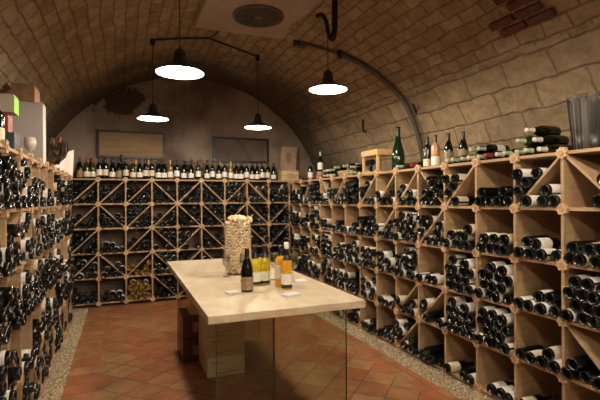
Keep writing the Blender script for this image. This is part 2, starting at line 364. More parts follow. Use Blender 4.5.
# ------------------------------------------------------------------ lamps
def lamp_shape(z_top, label, x, y, z, power=LAMP_POWER):
    """z is the rim of the shade; the cord climbs to z_top"""
    t = empty('pendant_lamp', (x, y, z), label=label, cat='lamp', group='enamel pendant lamps under the vault')
    out = [(.170, 0), (.168, .006), (.150, .022), (.110, .040), (.075, .054), (.052, .075), (.046, .10), (.040, .15), (.030, .165), (.012, .175), (.006, .19)]
    inn = [(.165, .002), (.147, .018), (.107, .036), (.072, .050), (.048, .071), (.0, .075)]
    sh = MB().lathe(out, 32, IRON).obj('lamp_shade', t)
    MB().lathe([(r, zz) for r, zz in reversed(inn)] + [(.170, 0)], 32, WHITE).obj('shade_lining', sh)
    bm_, n, l, b = new_mat('lit_bulb') if 'lit_bulb' not in MATS else (MATS['lit_bulb'], None, None, None)
    if b:
        b.inputs['Emission Color'].default_value = (1, .88, .70, 1); b.inputs['Emission Strength'].default_value = 30; b.inputs['Base Color'].default_value = (1, 1, 1, 1)
    MB().lathe([(0, .052), (.016, .054), (.016, .07), (0, .072)], 16, bm_).obj('bulb', t)
    MB().tube([(0, 0, .185), (0, 0, z_top - z)], .004, IRON, 6).obj('cord', t)
    ld = bpy.data.lights.new('bulb_light', 'POINT'); ld.energy = power; ld.color = LAMP_COLOR; ld.shadow_soft_size = .042
    lo = bpy.data.objects.new('bulb_light', ld); COL.objects.link(lo); lo.parent = t; lo.location = (0, 0, .006)
    return t
lamp_shape(SZ, 'nearest left black enamel pendant lamp, largest, hanging over the stone table', .394, 3.265, 2.415)
lamp_shape(3.0, 'right black enamel pendant lamp hung from the iron hook below the vent', 1.714, 3.54, 2.475)
lamp_shape(3.28, 'far left black pendant lamp hanging from the bar in front of the long picture', .331, 5.231, 2.42)
lamp_shape(3.28, 'far right black pendant lamp hanging low on a long cord from the bar', 1.592, 5.315, 2.405)
lamp_shape(vault_z(.42), 'black pendant lamp hanging left of the camera, out of the picture', .42, 1.25, 2.43)
lamp_shape(vault_z(1.78), 'black pendant lamp hanging right of the camera, out of the picture', 1.78, 1.35, 2.45)
lamp_shape(vault_z(.42), 'added unseen pendant lamp behind the camera on the left, for ambient light', .42, -.9, 2.43)  # added row behind the camera, an unseen source to lift the ambient light
lamp_shape(vault_z(1.78), 'added unseen pendant lamp behind the camera on the right, for ambient light', 1.78, -.9, 2.45)  # second lamp of the added ambient row, also unseen
# the bar that carries the two far lamps
t = empty('suspension_bar', (.331, 5.231, 3.30), label='thin black bent bar under the vault carrying the two far lamps', cat='bar')
b0 = Vector((.331, 5.231, 3.30))
MB().tube([Vector(p) - b0 for p in [(.331, 5.231, 3.315), (.62, 5.24, 3.375), (.97, 5.26, 3.43), (1.28, 5.29, 3.37), (1.592, 5.315, 3.30)]], .013, IRON).obj('bar', t)
for p in ((.331, 5.231, 3.30), (1.592, 5.315, 3.29)):
    MB().lathe([(0, -.045), (.022, -.045), (.03, -.03), (.03, .015), (.018, .03), (0, .03)], 12, IRON).obj('cord_holder', t, Vector(p) - b0)
MB().tube([Vector(p) - b0 for p in [(.99, 5.26, 3.43), (1.05, 5.1, 3.465)]], .008, IRON).obj('hanger', t)
# curved pipe down the right of the vault
pp = [(1.86, 4.72, 3.33), (1.95, 4.62, 3.28), (2.30, 4.33, 3.09), (2.52, 4.18, 2.93), (2.70, 4.08, 2.75), (2.86, 4.02, 2.57), (2.96, 4.0, 2.38), (3.06, 4.02, 2.18), (3.15, 4.06, 1.95), (3.19, 4.08, 1.80)]
t = empty('wall_pipe', (1.86, 4.72, 3.33), label='dark curved pipe running down the right side of the vault', cat='pipe')
sp = [p - Vector(pp[0]) for p in smooth_path(pp)]
MB().tube(sp[:12], .016, PIPE).obj('thin_pipe', t)
MB().tube(sp[11:], .028, PIPE, 10).obj('thick_pipe', t)
MB().tube([Vector(p) - Vector(pp[0]) for p in [(1.86, 4.72, 3.33), (1.855, 4.70, 3.27), (1.88, 4.66, 3.29)]], .02, PIPE).obj('pipe_elbow', t)
MB().box(-.05, .05, -.05, .05, -.02, .13, PIPE).obj('junction_box', t, (.09, -.02, -.05), bevel=.01)
MB().lathe([(0, -.04), (.034, -.04), (.034, .04), (0, .04)], 10, IRON).obj('coupling', t, Vector((2.26, 4.36, 3.11)) - Vector(pp[0]))
tag(MB().tube([(2.87, 3.86, 2.50), (3.02, 4.0, 2.44), (3.1, 4.06, 2.40)], .011, IRON).obj('pipe_bracket'), 'short black iron bar crossing the curved pipe on the vault', 'bracket')
tag(MB().tube([(2.90, 4.96, 2.53), (2.91, 4.97, 2.38), (2.96, 4.98, 2.37)], .014, IRON).obj('iron_hook'), 'short black iron rod fixed upright on the vault above the lantern', 'hook')
# iron hook holding the right lamp's cord
hk = empty('lamp_hook', (1.76, 3.65, 3.02), label='black iron hook hanging under the vent patch beside the right lamp cord', cat='hook')
pts = [(1.831, 3.628, 3.42), (1.831, 3.63, 3.2), (1.824, 3.632, 3.03), (1.80, 3.64, 2.975), (1.775, 3.65, 3.03), (1.757, 3.66, 3.14), (1.715, 3.67, 3.20), (1.67, 3.69, 3.18)]
q = [p - Vector((1.76, 3.65, 3.02)) for p in smooth_path(pts, 4)]
MB().tube(q, [.028 if i < 12 else .02 for i in range(len(q))], IRON, 10).obj('hook_iron', hk)
MB().tube([Vector(a) - Vector((1.76, 3.65, 3.02)) for a in [(1.714, 3.54, 3.0), (1.73, 3.58, 3.06), (1.757, 3.65, 3.1)]], .006, IRON).obj('cord_tie', hk)
# fan vent
t = empty('ceiling_vent', (1.30, 4.30, SZ), label='round dark slatted fan vent set in the plaster patch of the ceiling', cat='vent')
VD = simple('vent_plastic', (.13, .105, .085), .6)
MB().lathe([(.262, 0), (.262, -.022), (.248, -.03), (.238, -.022), (.238, 0)], 40, VD).obj('vent_frame', t)
MB().lathe([(0, -.004), (.238, -.004), (.238, -.001), (0, -.001)], 40, simple('vent_dark', (.01, .008, .007), .9)).obj('vent_back', t)
for k in range(11):
    x = -.2 + k * .04; h = math.sqrt(.238 ** 2 - x * x)
    MB().box(-h, h, x - .004, x + .012, -.022, -.016, VD, Matrix.Rotation(0, 4, 'X')).obj('vent_slat', t)
MB().lathe([(0, -.034), (.035, -.032), (.045, -.022), (.045, -.016), (0, -.016)], 20, VD).obj('vent_hub', t)

# ------------------------------------------------------------------ bottles
BR_ = .0375
P_BORD = [(0, .052), (.013, .044), (.0255, .010), (.0315, .001), (.0355, .0005), (.0385, .006), (.0393, .02), (.0393, .185), (.0370, .200), (.028, .215), (.018, .228), (.0145, .24), (.0138, .285), (.0155, .287), (.0155, .298), (.012, .30), (0, .30)]
P_BURG = [(0, .054), (.014, .045), (.0275, .010), (.034, .001), (.0380, .0005), (.0408, .007), (.0415, .022), (.0415, .140), (.038, .168), (.030, .195), (.0215, .222), (.0155, .245), (.0138, .285), (.0155, .287), (.0155, .296), (.012, .298), (0, .298)]
def lower(prof, z): return [p for p in prof if p[1] <= z]
def r_at(prof, z):
    pr = [p for p in prof[5:]]
    for (r0, z0), (r1, z1) in zip(pr[:-1], pr[1:]):
        if z0 <= z <= z1 and z1 > z0: return r0 + (r1 - r0) * (z - z0) / (z1 - z0)
    return pr[-1][0]
def body_mesh(prof, mat, n=20): return MB().lathe(prof, n, mat).mesh('bottle_glass')
def band(prof, z0, z1, mat, n=20, off=.0008, k=6):
    zs = [z0 + (z1 - z0) * i / k for i in range(k + 1)]
    return [(r_at(prof, z) + off, z) for z in zs]
def label_mesh(prof, mat, z0=.05, z1=.135, arc=.82, n=20):
    """paper wrapped round most of the body"""
    m = MB(); vs = []; fs = []
    for i in range(n + 1):
        a = 2 * PI * arc * (i / n - .5)
        for z in (z0, z1):
            r = r_at(prof, z) + .0009; vs.append((r * math.sin(a), -r * math.cos(a), z))
    for i in range(n): fs.append((2 * i, 2 * i + 2, 2 * i + 3, 2 * i + 1))
    return m.add(vs, fs, mat, True).mesh('label')
def cap_mesh(prof, mat, z0=.232, n=16):
    zt = prof[-1][1]
    zs = [z0 + (zt - z0) * i / 8 for i in range(9)]
    pr = [(r_at(prof, min(z, zt - .003)) + .0009, z) for z in zs] + [(0, zt + .0012)]
    return MB().lathe(pr, n, mat).mesh('capsule')
RACK_BODY = {'dark': body_mesh(P_BORD, BLACKG), 'burg': body_mesh([(r * .95, z) for r, z in P_BURG], BLACKG), 'gold': body_mesh(P_BORD, GOLDG), 'olive': body_mesh(P_BORD, OLIVEG)}
RACK_PROF = {'dark': P_BORD, 'burg': [(r * .95, z) for r, z in P_BURG], 'gold': P_BORD, 'olive': P_BORD}
RACK_LAB = {(k, c): label_mesh(RACK_PROF[k], {'white': LAB_W, 'cream': LAB_C}[c], .025, .13, .94) for k in RACK_BODY for c in ('white', 'cream')}

# ------------------------------------------------------------------ packing circles into a bin
PU, PZ, TH = .36, .35, .02
RB = .0405
_lib = {}
def regions(diag):
    h = TH / 2; x0, x1, z0, z1 = h, PU - h, h, PZ - h
    base = [(1, 0, x0), (-1, 0, -x1), (0, 1, z0), (0, -1, -z1)]          # a*x + b*z >= c
    if diag == '': return [base]
    L = math.hypot(PU, PZ); t = .011
    if diag == '/':     # line through (0,0)-(PU,PZ)
        nrm = (-PZ / L, PU / L)
        return [base + [(nrm[0], nrm[1], t)], base + [(-nrm[0], -nrm[1], t)]]            # upper, lower
    nrm = (PZ / L, PU / L)  # line (0,PZ)-(PU,0)
    c = nrm[0] * 0 + nrm[1] * PZ
    return [base + [(nrm[0], nrm[1], c + t)], base + [(-nrm[0], -nrm[1], -c + t)]]
def pack(diag, which, seed):
    key = (diag, which, seed)
    if key in _lib: return _lib[key]
    rg = random.Random(hash(str(key)) if False else seed * 31 + which * 7 + {'': 0, '/': 1, '\\': 2}[diag])
    H = regions(diag)[which]; r = RB; C = []
    lines = [(a, b, c + r) for a, b, c in H]
    for _ in range(20):
        cand = []
        for i in range(len(lines)):
            a1, b1, c1 = lines[i]
            for j in range(i + 1, len(lines)):
                a2, b2, c2 = lines[j]; d = a1 * b2 - a2 * b1
                if abs(d) > 1e-6: cand.append(((c1 * b2 - c2 * b1) / d, (a1 * c2 - a2 * c1) / d))
            for (cx, cz) in C:
                dd = c1 - (a1 * cx + b1 * cz); D = 2 * r
                if abs(dd) < D:
                    hh = math.sqrt(D * D - dd * dd); fx, fz = cx + a1 * dd, cz + b1 * dd
                    cand += [(fx - b1 * hh, fz + a1 * hh), (fx + b1 * hh, fz - a1 * hh)]
        for i in range(len(C)):
            for j in range(i + 1, len(C)):
                dx, dz = C[j][0] - C[i][0], C[j][1] - C[i][1]; d = math.hypot(dx, dz)
                if d < 4 * r and d > 1e-6:
                    hh = math.sqrt(4 * r * r - d * d / 4); mx, mz = (C[i][0] + C[j][0]) / 2, (C[i][1] + C[j][1]) / 2
                    cand += [(mx - dz / d * hh, mz + dx / d * hh), (mx + dz / d * hh, mz - dx / d * hh)]
        ok = [p for p in cand if all(a * p[0] + b * p[1] >= c - 1e-6 for a, b, c in lines) and all(math.hypot(p[0] - q[0], p[1] - q[1]) >= 2 * r - 1e-6 for q in C)]
        if not ok: break
        sgn = 1 if seed % 2 else -1
        C.append(min(ok, key=lambda p: p[1] + sgn * p[0] * .02 + rg.random() * .012))
    _lib[key] = C; return C

# ------------------------------------------------------------------ racks
BOTTLES = []   # every racked bottle: dict(M, kind, label colour, rack, col, row, ...)
def star(n=8, ro=.041, ri=.031):
    return [((ro if i % 2 == 0 else ri) * math.cos(PI * i / n + .2), (ro if i % 2 == 0 else ri) * math.sin(PI * i / n + .2)) for i in range(2 * n)]
HUBM = MB().prism(star(), -.010, .02, HUB); HUBM.prism([(x * .45, z * .45) for x, z in star()], -.014, -.01, WOOD); HUB_MESH = HUBM.mesh('connector')
def build_rack(rname, loc, rz, ncol, ztop, depth, spec, label, nbase, skip_cols=()):
    root = empty('bottle_rack', loc, rz, label=label, cat='wine rack')
    M0 = Matrix.Translation(loc) @ Matrix.Rotation(rz, 4, 'Z')
    zb = ztop - 5 * PZ; L = ncol * PU
    for i in range(ncol + 1):
        MB().box(i * PU - TH / 2, i * PU + TH / 2, 0, depth, max(0.0, zb - .03), ztop + TH / 2, WOOD).obj('upright_board', root)
    for r in range(6):
        z = ztop - r * PZ
        MB().box(TH / 2 + .0005 - TH, L - TH / 2, .004, depth - .004, z - TH / 2 + .001, z + TH / 2 + .001, WOOD).obj('shelf_board', root)
    hubs = [(i, r) for i in range(ncol + 1) for r in range(6)]
    for i, r in hubs:
        o = bpy.data.objects.new('connector', HUB_MESH); COL.objects.link(o); o.parent = root; o.location = (i * PU, 0, ztop - r * PZ)
        if len(hubs) > 100 and False: pass
    rg = random.Random(rname)
    for c in range(ncol):
        for r in range(5):
            diag, nu, nl = spec(c, r, rg)
            x0, z0 = c * PU, ztop - (r + 1) * PZ
            if diag:
                p0, p1 = ((x0, z0), (x0 + PU, z0 + PZ)) if diag == '/' else ((x0, z0 + PZ), (x0 + PU, z0))
                dx, dz = p1[0] - p0[0], p1[1] - p0[1]; d = math.hypot(dx, dz); ux, uz = dx / d, dz / d; nx, nz_ = -uz, ux; t = .008; e = .03
                poly = [(p0[0] + ux * e - nx * t, p0[1] + uz * e - nz_ * t), (p1[0] - ux * e - nx * t, p1[1] - uz * e - nz_ * t), (p1[0] - ux * e + nx * t, p1[1] - uz * e + nz_ * t), (p0[0] + ux * e + nx * t, p0[1] + uz * e + nz_ * t)]
                MB().prism(poly, .006, depth - .01, WOOD_D).obj('diagonal_divider', root)
            if c in skip_cols: continue
            seed = rg.randint(1, 6); cell = []
            for which, n in (([0, nu], [1, nl]) if diag else ([0, nu],)):
                cell += pack(diag, which, seed)[:n]
            kind0, kc = nbase(c, r, rg)
            for (x, z) in cell:
                kind = kind0 if rg.random() < .8 else rg.choice(('dark', 'burg'))
                if kind0 == 'gold': kind = 'gold'
                lab = kc if rg.random() < (.75 if kc else .12) else None
                if lab is None and rg.random() < .12: lab = rg.choice(('white', 'cream'))
                yy = -(rg.uniform(0.0, .055) if rname != 'left rack' else (rg.uniform(-.01, .05) if r < 4 else rg.uniform(-.02, .02))); roll = rg.uniform(0, 2 * PI)
                # the bottle's own z axis points into the rack
                M = M0 @ Matrix.Translation((x0 + x, yy, z0 + z)) @ Matrix.Rotation(-PI / 2, 4, 'X') @ Matrix.Rotation(roll, 4, 'Z')
                BOTTLES.append(dict(M=M, kind=kind, lab=lab, rack=rname, c=c, r=r, x=x, z=z, ncol=ncol))
    return root
RS = {(13, 0): ('\\', 3, 1), (13, 1): ('', 7, 0), (13, 2): ('', 14, 0), (13, 3): ('\\', 1, 4), (13, 4): ('', 3, 0),
      (12, 0): ('/', 4, 4), (12, 1): ('', 6, 0), (12, 2): ('', 6, 0), (12, 3): ('', 5, 0), (12, 4): ('', 4, 0),
      (11, 0): ('', 6, 0), (11, 1): ('', 7, 0), (11, 2): ('', 13, 0), (11, 3): ('', 14, 0), (11, 4): ('', 3, 0),
      (10, 0): ('/', 4, 1), (10, 1): ('', 8, 0), (10, 2): ('', 13, 0), (10, 3): ('', 13, 0), (10, 4): ('', 3, 0),
      (9, 0): ('\\', 4, 4), (9, 1): ('/', 4, 5), (9, 2): ('', 3, 0), (9, 3): ('/', 2, 2), (9, 4): ('', 5, 0),
      (8, 0): ('/', 2, 4), (8, 1): ('', 13, 0), (8, 2): ('', 13, 0), (8, 3): ('/', 1, 4), (8, 4): ('/', 4, 4),
      (7, 0): ('/', 1, 4), (7, 1): ('/', 1, 5), (7, 2): ('', 9, 0), (7, 3): ('', 4, 0), (7, 4): ('', 6, 0),
      (6, 0): ('/', 3, 3), (6, 1): ('', 11, 0), (6, 2): ('', 11, 0), (6, 3): ('\\', 3, 5), (6, 4): ('', 5, 0),
      (5, 0): ('', 15, 0), (5, 1): ('', 5, 0), (5, 2): ('', 12, 0), (4, 0): ('/', 2, 4), (4, 1): ('', 5, 0), (3, 0): ('\\', 3, 4), (3, 1): ('', 6, 0)}
def spec_right(c, r, rg):
    if (c, r) in RS: return RS[(c, r)]
    d = rg.choice(('', '', '', '/', '\\'))
    return (d, rg.randint(7, 15), 0) if d == '' else (d, rg.randint(2, 5), rg.randint(3, 6))
BD = ['//////', '', '']
BACKD = {0: '//' + '/' + '\\/\\/\\ ', 1: '/\\//\\\\/\\/', 2: '/ /\\/\\/\\/', 3: '/\\/\\/\\/\\/', 4: '   \\/\\/ /'}
def spec_back(c, r, rg):
    d = BACKD[r][c].strip()
    if c == 2 and r == 4: return ('', 16, 0)
    if c == 2 and r == 3: return ('/', 2, 6)
    if r == 4 and c < 2: return ('', 8 - c, 0)
    if c == 1 and r == 2: return ('', 6, 0)
    return (d, rg.randint(10, 16), 0) if d == '' else (d, rg.choice((2, 4, 5, 6, 6)), rg.choice((2, 4, 5, 6, 6)))
def spec_left(c, r, rg):
    d = rg.choice(('', '', '', '', '/', '\\'))
    if rg.random() < .12: return ('', 4, 0)
    return (d, rg.randint(9, 16), 0) if d == '' else (d, rg.randint(2, 5), rg.randint(3, 6))
def kinds(c, r, rg): return (rg.choice(('dark', 'dark', 'burg')), rg.choice((None, 'white', 'white', 'white', 'cream')))
def kinds_back(c, r, rg):
    if c == 2 and r >= 3: return ('gold', None)
    return (rg.choice(('dark', 'dark', 'burg')), rg.choice((None, None, None, 'white')))
def kinds_left(c, r, rg): return (rg.choice(('dark', 'burg', 'dark', 'dark', 'burg')), rg.choice(('white', 'white', None, 'cream', 'white')))
RXF, RYF, RZT = 2.5448, 6.60, 1.774
build_rack('right rack', (RXF, RYF, 0), -PI / 2, 15, RZT, .55, spec_right, 'long tan wooden wine rack with diagonal dividers running down the right wall', kinds)
BXL, BYF, BZT = -.6703, 6.7934, 1.80
build_rack('back rack', (BXL, BYF, 0), 0, 9, BZT, .36, spec_back, 'tan wooden wine rack with many diagonals across the end wall', kinds_back)
LXF, LY0, LZT = -.585, 1.735, 1.79
build_rack('left rack', (LXF, LY0, 0), PI / 2, 12, LZT, .55, spec_left, 'tan wooden wine rack along the left wall, seen edge on', kinds_left)

ORD = ['first', 'second', 'third', 'fourth', 'fifth', 'sixth', 'seventh', 'eighth', 'ninth', 'tenth', 'eleventh', 'twelfth', 'thirteenth', 'fourteenth', 'fifteenth']
# name the place of each bottle inside its bin
cells = {}
for b in BOTTLES: cells.setdefault((b['rack'], b['c'], b['r']), []).append(b)
for lst in cells.values():
    lst.sort(key=lambda b: b['z']); layers = []
    for b in lst:
        if layers and b['z'] - layers[-1][0]['z'] < .022: layers[-1].append(b)
        else: layers.append([b])
    for k, ly in enumerate(layers):
        ly.sort(key=lambda b: b['x'])
        for j, b in enumerate(ly): b['layer'] = k; b['pos'] = j
cp = Vector((0, 0, CAMH))
for b in BOTTLES:
    p = b['M'].translation; d = p - cp; dep = d.dot(fwd); xx = d.dot(rt) / max(dep, .01) * 438.6; yy = d.z / max(dep, .01) * 438.6
    nrm = -(b['M'].to_3x3() @ Vector((0, 0, 1))); cosb = max(0, -(d.normalized().dot(nrm)))
    inside = dep > .3 and abs(xx) < 300 and abs(yy) < 200
    b['score'] = (cosb + .12) / d.length_squared if inside else 0
order = sorted(BOTTLES, key=lambda b: -b['score'])
nearest = order[:300]; rest = order[300:]
for b in nearest:
    o = bpy.data.objects.new('wine_bottle', RACK_BODY[b['kind']]); COL.objects.link(o); o.matrix_world = b['M']
    rk = b['rack']; colname = {'right rack': lambda: ORD[13 - b['c']] + ' bin from front' if b['c'] <= 13 else 'end bin',
                               'left rack': lambda: ORD[b['c']] + ' bin from front', 'back rack': lambda: ORD[b['c']] + ' bin from left'}[rk]()
    adj = {'gold': 'golden', 'olive': 'olive'}.get(b['kind'], 'dark')
    if b['lab']: adj = {'white': 'white-labelled', 'cream': 'cream-labelled'}[b['lab']]
    lab = '%s bottle, %s layer, %s from left, %s %s row, %s' % (adj, ORD[b['layer']], ORD[b['pos']], rk, ORD[b['r']], colname)
    tag(o, lab, 'bottle', 'wine bottles lying in the %s' % rk)
    if b['lab']:
        q = bpy.data.objects.new('label', RACK_LAB[(b['kind'], b['lab'])]); COL.objects.link(q); q.parent = o
st = MB()
def lo_lathe(prof, n, m, M): st.lathe(prof, n, m, M)
LOW = [(0, .05), (.0255, .010), (.0315, .001), (.0355, .0005), (.0385, .006), (.0393, .03), (.0393, .19), (.016, .23), (.014, .298), (0, .30)]
for b in rest:
    m = {'gold': GOLDG, 'olive': OLIVEG}.get(b['kind'], BLACKG)
    st.lathe(LOW, 12, m, b['M'])
    if b['lab']: st.lathe([(.0402, .025), (.0402, .13)], 12, LAB_W if b['lab'] == 'white' else LAB_C, b['M'])
tag(st.obj('racked_wine_bottles'), 'the many smaller dark wine bottle ends filling the farther bins of all racks', 'bottles', 'wine bottles in the racks', 'stuff')

# ------------------------------------------------------------------ standing / lying single bottles
def bottle_proto(key, prof, glass, labm, capm, lz=(.05, .135), arc=.5, capz=.232, s=1.0):
    if s != 1: prof = [(r * s, z * s) for r, z in prof]; lz = (lz[0] * s, lz[1] * s); capz *= s
    return dict(b=body_mesh(prof, glass, 24), l=label_mesh(prof, labm, lz[0], lz[1], arc) if labm else None, c=cap_mesh(prof, capm, capz) if capm else None)
def put_bottle(pr, loc, label, group=None, rot=None, cat='bottle', capsule_label=None):
    o = bpy.data.objects.new('wine_bottle', pr['b']); COL.objects.link(o)
    o.location = loc
    if rot: o.rotation_euler = rot
    tag(o, label, cat, group)
    for k, nm in (('l', 'label'), ('c', 'capsule')):
        if pr[k]:
            q = bpy.data.objects.new(nm, pr[k]); COL.objects.link(q); q.parent = o
    return o
def face(x, y): return math.atan2(-x, y) * -1    # turn a label (at -y) towards the camera's side of the room
PB = {'dw': bottle_proto('dw', P_BORD, BLACKG, LAB_W, CAP_D), 'dc': bottle_proto('dc', P_BORD, BLACKG, LAB_C, CAP_D), 'bw': bottle_proto('bw', P_BURG, BLACKG, LAB_W, CAP_D, (.03, .10)),
      'bc': bottle_proto('bc', P_BURG, OLIVEG, LAB_C, CAP_R, (.03, .10)), 'gw': bottle_proto('gw', P_BORD, GREENG, LAB_W, CAP_D), 'bb': bottle_proto('bb', P_BURG, BLACKG, LAB_B, CAP_D, (.02, .12)),
      'yw': bottle_proto('yw', P_BORD, GOLDG, LAB_W, CAP_Y, (.04, .12))}
backX = [-0.551, -0.462, -0.385, -0.299, -0.218, -0.128, -0.04, 0.054, 0.151, 0.245, 0.329, 0.415, 0.508, 0.592, 0.681, 0.779, 0.879, 0.989, 1.102, 1.232, 1.322, 1.419, 1.512, 1.611, 1.70, 1.785, 1.874, 1.965, 2.052, 2.140, 2.232, 2.333]
bk = ['bb', 'bc', 'bc', 'dw', 'dc', 'bw', 'bb', 'dc', 'bc', 'bw', 'dc', 'dc', 'bw', 'bw', 'yw', 'dw', 'bw', 'bw', 'gw', 'bw', 'dw', 'bw', 'dw', 'yw', 'bw', 'bw', 'dw', 'bw', 'bw', 'dw', 'dc', 'bw']
dsc = {'bb': 'brown-labelled dark bottle', 'bc': 'cream-labelled olive bottle with red capsule', 'dw': 'white-labelled dark straight bottle', 'dc': 'cream-labelled dark straight bottle', 'bw': 'white-labelled dark sloping bottle', 'yw': 'golden bottle with white label', 'gw': 'green bottle with white label'}
short = {'bb': 'brown-labelled', 'bc': 'cream-labelled', 'dw': 'white-labelled', 'dc': 'cream-labelled', 'bw': 'white-labelled', 'yw': 'golden', 'gw': 'green'}
ORD2 = ORD + ['sixteenth', 'seventeenth', 'eighteenth', 'nineteenth', 'twentieth', 'twenty-first', 'twenty-second', 'twenty-third', 'twenty-fourth', 'twenty-fifth', 'twenty-sixth', 'twenty-seventh', 'twenty-eighth', 'twenty-ninth', 'thirtieth', 'thirty-first', 'thirty-second']
ZB = BZT + .0115
rg = random.Random(3)
for i, (x, k) in enumerate(zip(backX, bk)):
    put_bottle(PB[k], (x, 6.90 + rg.uniform(-.012, .012), ZB), '%s bottle standing on the back rack, %s from left in the front line' % (short[k], ORD2[i]), 'bottles standing on top of the back rack', (0, 0, rg.uniform(-.2, .2)))
backrow = [x + .045 for x in (-.46, -.30, -.04, .15, .33, .51, .68, .88, 1.42, 1.61, 1.79, 1.97, 2.14)]
for i, x in enumerate(backrow):
    k = rg.choice(('gw', 'dw', 'bw', 'yw', 'dc')); k2 = dict(PB[k])
    put_bottle(k2, (x, 7.02, ZB), '%s bottle on the back rack behind the front line, %s from left' % (short[k], ORD2[i]), 'bottles standing on top of the back rack', (0, 0, 0))
# tall pale-labelled bottle on a small block in the second line
put_bottle(bottle_proto('t', P_BORD, OLIVEG, LAB_W, CAP_D, (.10, .20), s=1.25), (.0, 7.10, ZB), 'taller bottle with high white label standing behind the brown-labelled bottle')
# small folding slatted wooden stand with crossing bars
t = empty('slatted_stand', (1.16, 7.08, ZB), label='small dark wooden stand with crossed slats among the bottles on the back rack', cat='stand')
DK = simple('dark_stand_wood', (.16, .085, .03), .6)
for sx in (-.14, 0, .14): MB().box(sx - .008, sx + .008, -.006, .006, 0, .36, DK).obj('post', t)
for a, b2 in (((-.14, .12), (0, .34)), ((-.14, .34), (0, .12)), ((0, .12), (.14, .34)), ((0, .34), (.14, .12)), ((-.14, .02), (.14, .1))):
    MB().tube([(a[0], 0, a[1]), (b2[0], 0, b2[1])], .008, DK, 6).obj('slat', t)
# crates at the end of the back rack
def crate(name, loc, sx, sy, sz, mat, label, rz=0, boards=2, group=None, rot=None, lid=True):
    t = empty(name, loc, rz, label=label, cat='crate', group=group)
    if rot: t.rotation_euler = rot
    w_ = .012
    for k in range(boards):
        z0, z1 = sz * k / boards + .001, sz * (k + 1) / boards - .002
        for ya in (-sy / 2, sy / 2 - w_): MB().box(-sx / 2, sx / 2, ya, ya + w_, z0, z1, mat).obj('long_board', t, bevel=.0015)
        for xa in (-sx / 2 + .0005, sx / 2 - w_ - .0005): MB().box(xa, xa + w_, -sy / 2 + w_ + .0005, sy / 2 - w_ - .0005, z0, z1, mat).obj('end_board', t)
    MB().box(-sx / 2 + w_ + .002, sx / 2 - w_ - .002, -sy / 2 + w_ + .001, sy / 2 - w_ - .001, 0, w_, mat).obj('crate_floor', t)
    if lid: MB().box(-sx / 2, sx / 2, -sy / 2, sy / 2, sz, sz + .008, mat).obj('lid', t)
    return t
BRAND = simple('burnt_mark', (.30, .18, .09), .7)
cr_ = crate('wine_crate', (2.60, 6.93, ZB), .30, .22, .165, CRATE, 'pale pine wine crate lying at the right end of the back rack')
MB().box(-.08, .08, -.1112, -.1102, .05, .056, BRAND).box(-.09, .09, -.1112, -.1102, .075, .079, BRAND).box(-.06, .06, -.1112, -.1102, .1, .113, BRAND).obj('burnt_brand', cr_)
c2 = crate('wine_crate', (2.625, 7.02, ZB + .18), .27, .09, .40, simple('weathered_crate', (.42, .31, .21), .7, noise_amt=.25, nscale=6), 'tall weathered wooden box leaning upright on the pale crate', boards=1, rot=(-.06, .07, 0))
MB().box(-.05, .03, -.0465, -.0455, .14, .30, BRAND).obj('burnt_brand', c2)

# framed pictures
def picture(loc, wd, ht, inner, label, gloss=False):
    t = empty('framed_picture', loc, label=label, cat='picture')
    FR = simple('dark_frame', (.014, .009, .007), .45) if 'dark_frame' not in MATS else MATS['dark_frame']
    f = .035
    MB().box(-wd / 2, wd / 2, -.035, 0, ht - f, ht, FR).box(-wd / 2, wd / 2, -.035, 0, 0, f, FR).box(-wd / 2, -wd / 2 + f, -.035, 0, f, ht - f, FR).box(wd / 2 - f, wd / 2, -.035, 0, f, ht - f, FR).obj('frame', t)
    MB().box(-wd / 2 + f, wd / 2 - f, -.018, -.004, f, ht - f, inner).obj('picture_panel', t)
    if gloss: MB().box(-wd / 2 + f, wd / 2 - f, -.024, -.021, f, ht - f, PIC_GLASS).obj('glass', t)
picture((.145, YF - .002, 2.14), .98, .42, simple('old_board', (.30, .20, .10), .7, noise_amt=.25, nscale=5, stretch=(.4, 1, 3)), 'wide dark-framed brown wooden picture on the left of the end wall')
picture((1.86, YF - .002, 2.12), .95, .42, simple('print_paper', (.22, .16, .13), .6, noise_amt=.25, nscale=4), 'dark-framed picture under glass on the right of the end wall', True)

# ------------------------------------------------------------------ top of the right rack
ZR = RZT + .0115
PGC = bottle_proto('g', P_BORD, GREENG, None, CAP_G); PDC = bottle_proto('d', P_BORD, BLACKG, LAB_W, CAP_G); PWC = bottle_proto('w', P_BURG, BLACKG, None, CAP_W); PBC = bottle_proto('x', P_BORD, BLACKG, None, CAP_R)
def lying(pr, x, y, z, yaw, label, r=.0405, group='bottles lying on top of the right rack'):
    """neck points to -x (into the room) turned by yaw, cap at (x, y)"""
    d = Vector((math.cos(yaw), math.sin(yaw), 0))
    loc = Vector((x, y, z + r)) + d * .30
    M = Matrix.Translation(loc) @ Matrix.Rotation(yaw, 4, 'Z') @ Matrix.Rotation(-PI / 2, 4, 'Y')
    o = put_bottle(pr, (0, 0, 0), label, group); o.matrix_world = M; return o
ly = [(2.60 - .02 * (i % 2), 3.045 - i * .0905) for i in range(11)]
prs = [PGC, PDC, PGC, PWC, PGC, PBC, PWC, PGC, PGC, PDC, PWC, PGC, PWC]
pn = {id(PGC): 'green bottle with pale green capsule', id(PDC): 'dark bottle with pale green capsule', id(PWC): 'dark bottle with pale capsule', id(PBC): 'dark bottle with red capsule'}
for i, ((x, y), pr) in enumerate(zip(ly, prs)):
    lying(pr, x + .01, y, ZR, 0, '%s lying on right rack, %s bottom one from the vase' % (pn[id(pr)], ORD[len(ly) - 1 - i]))
lying(PWC, 2.62, 2.185, ZR + .071, .0, 'dark bottle with pale capsule lying in second layer nearest the vase')
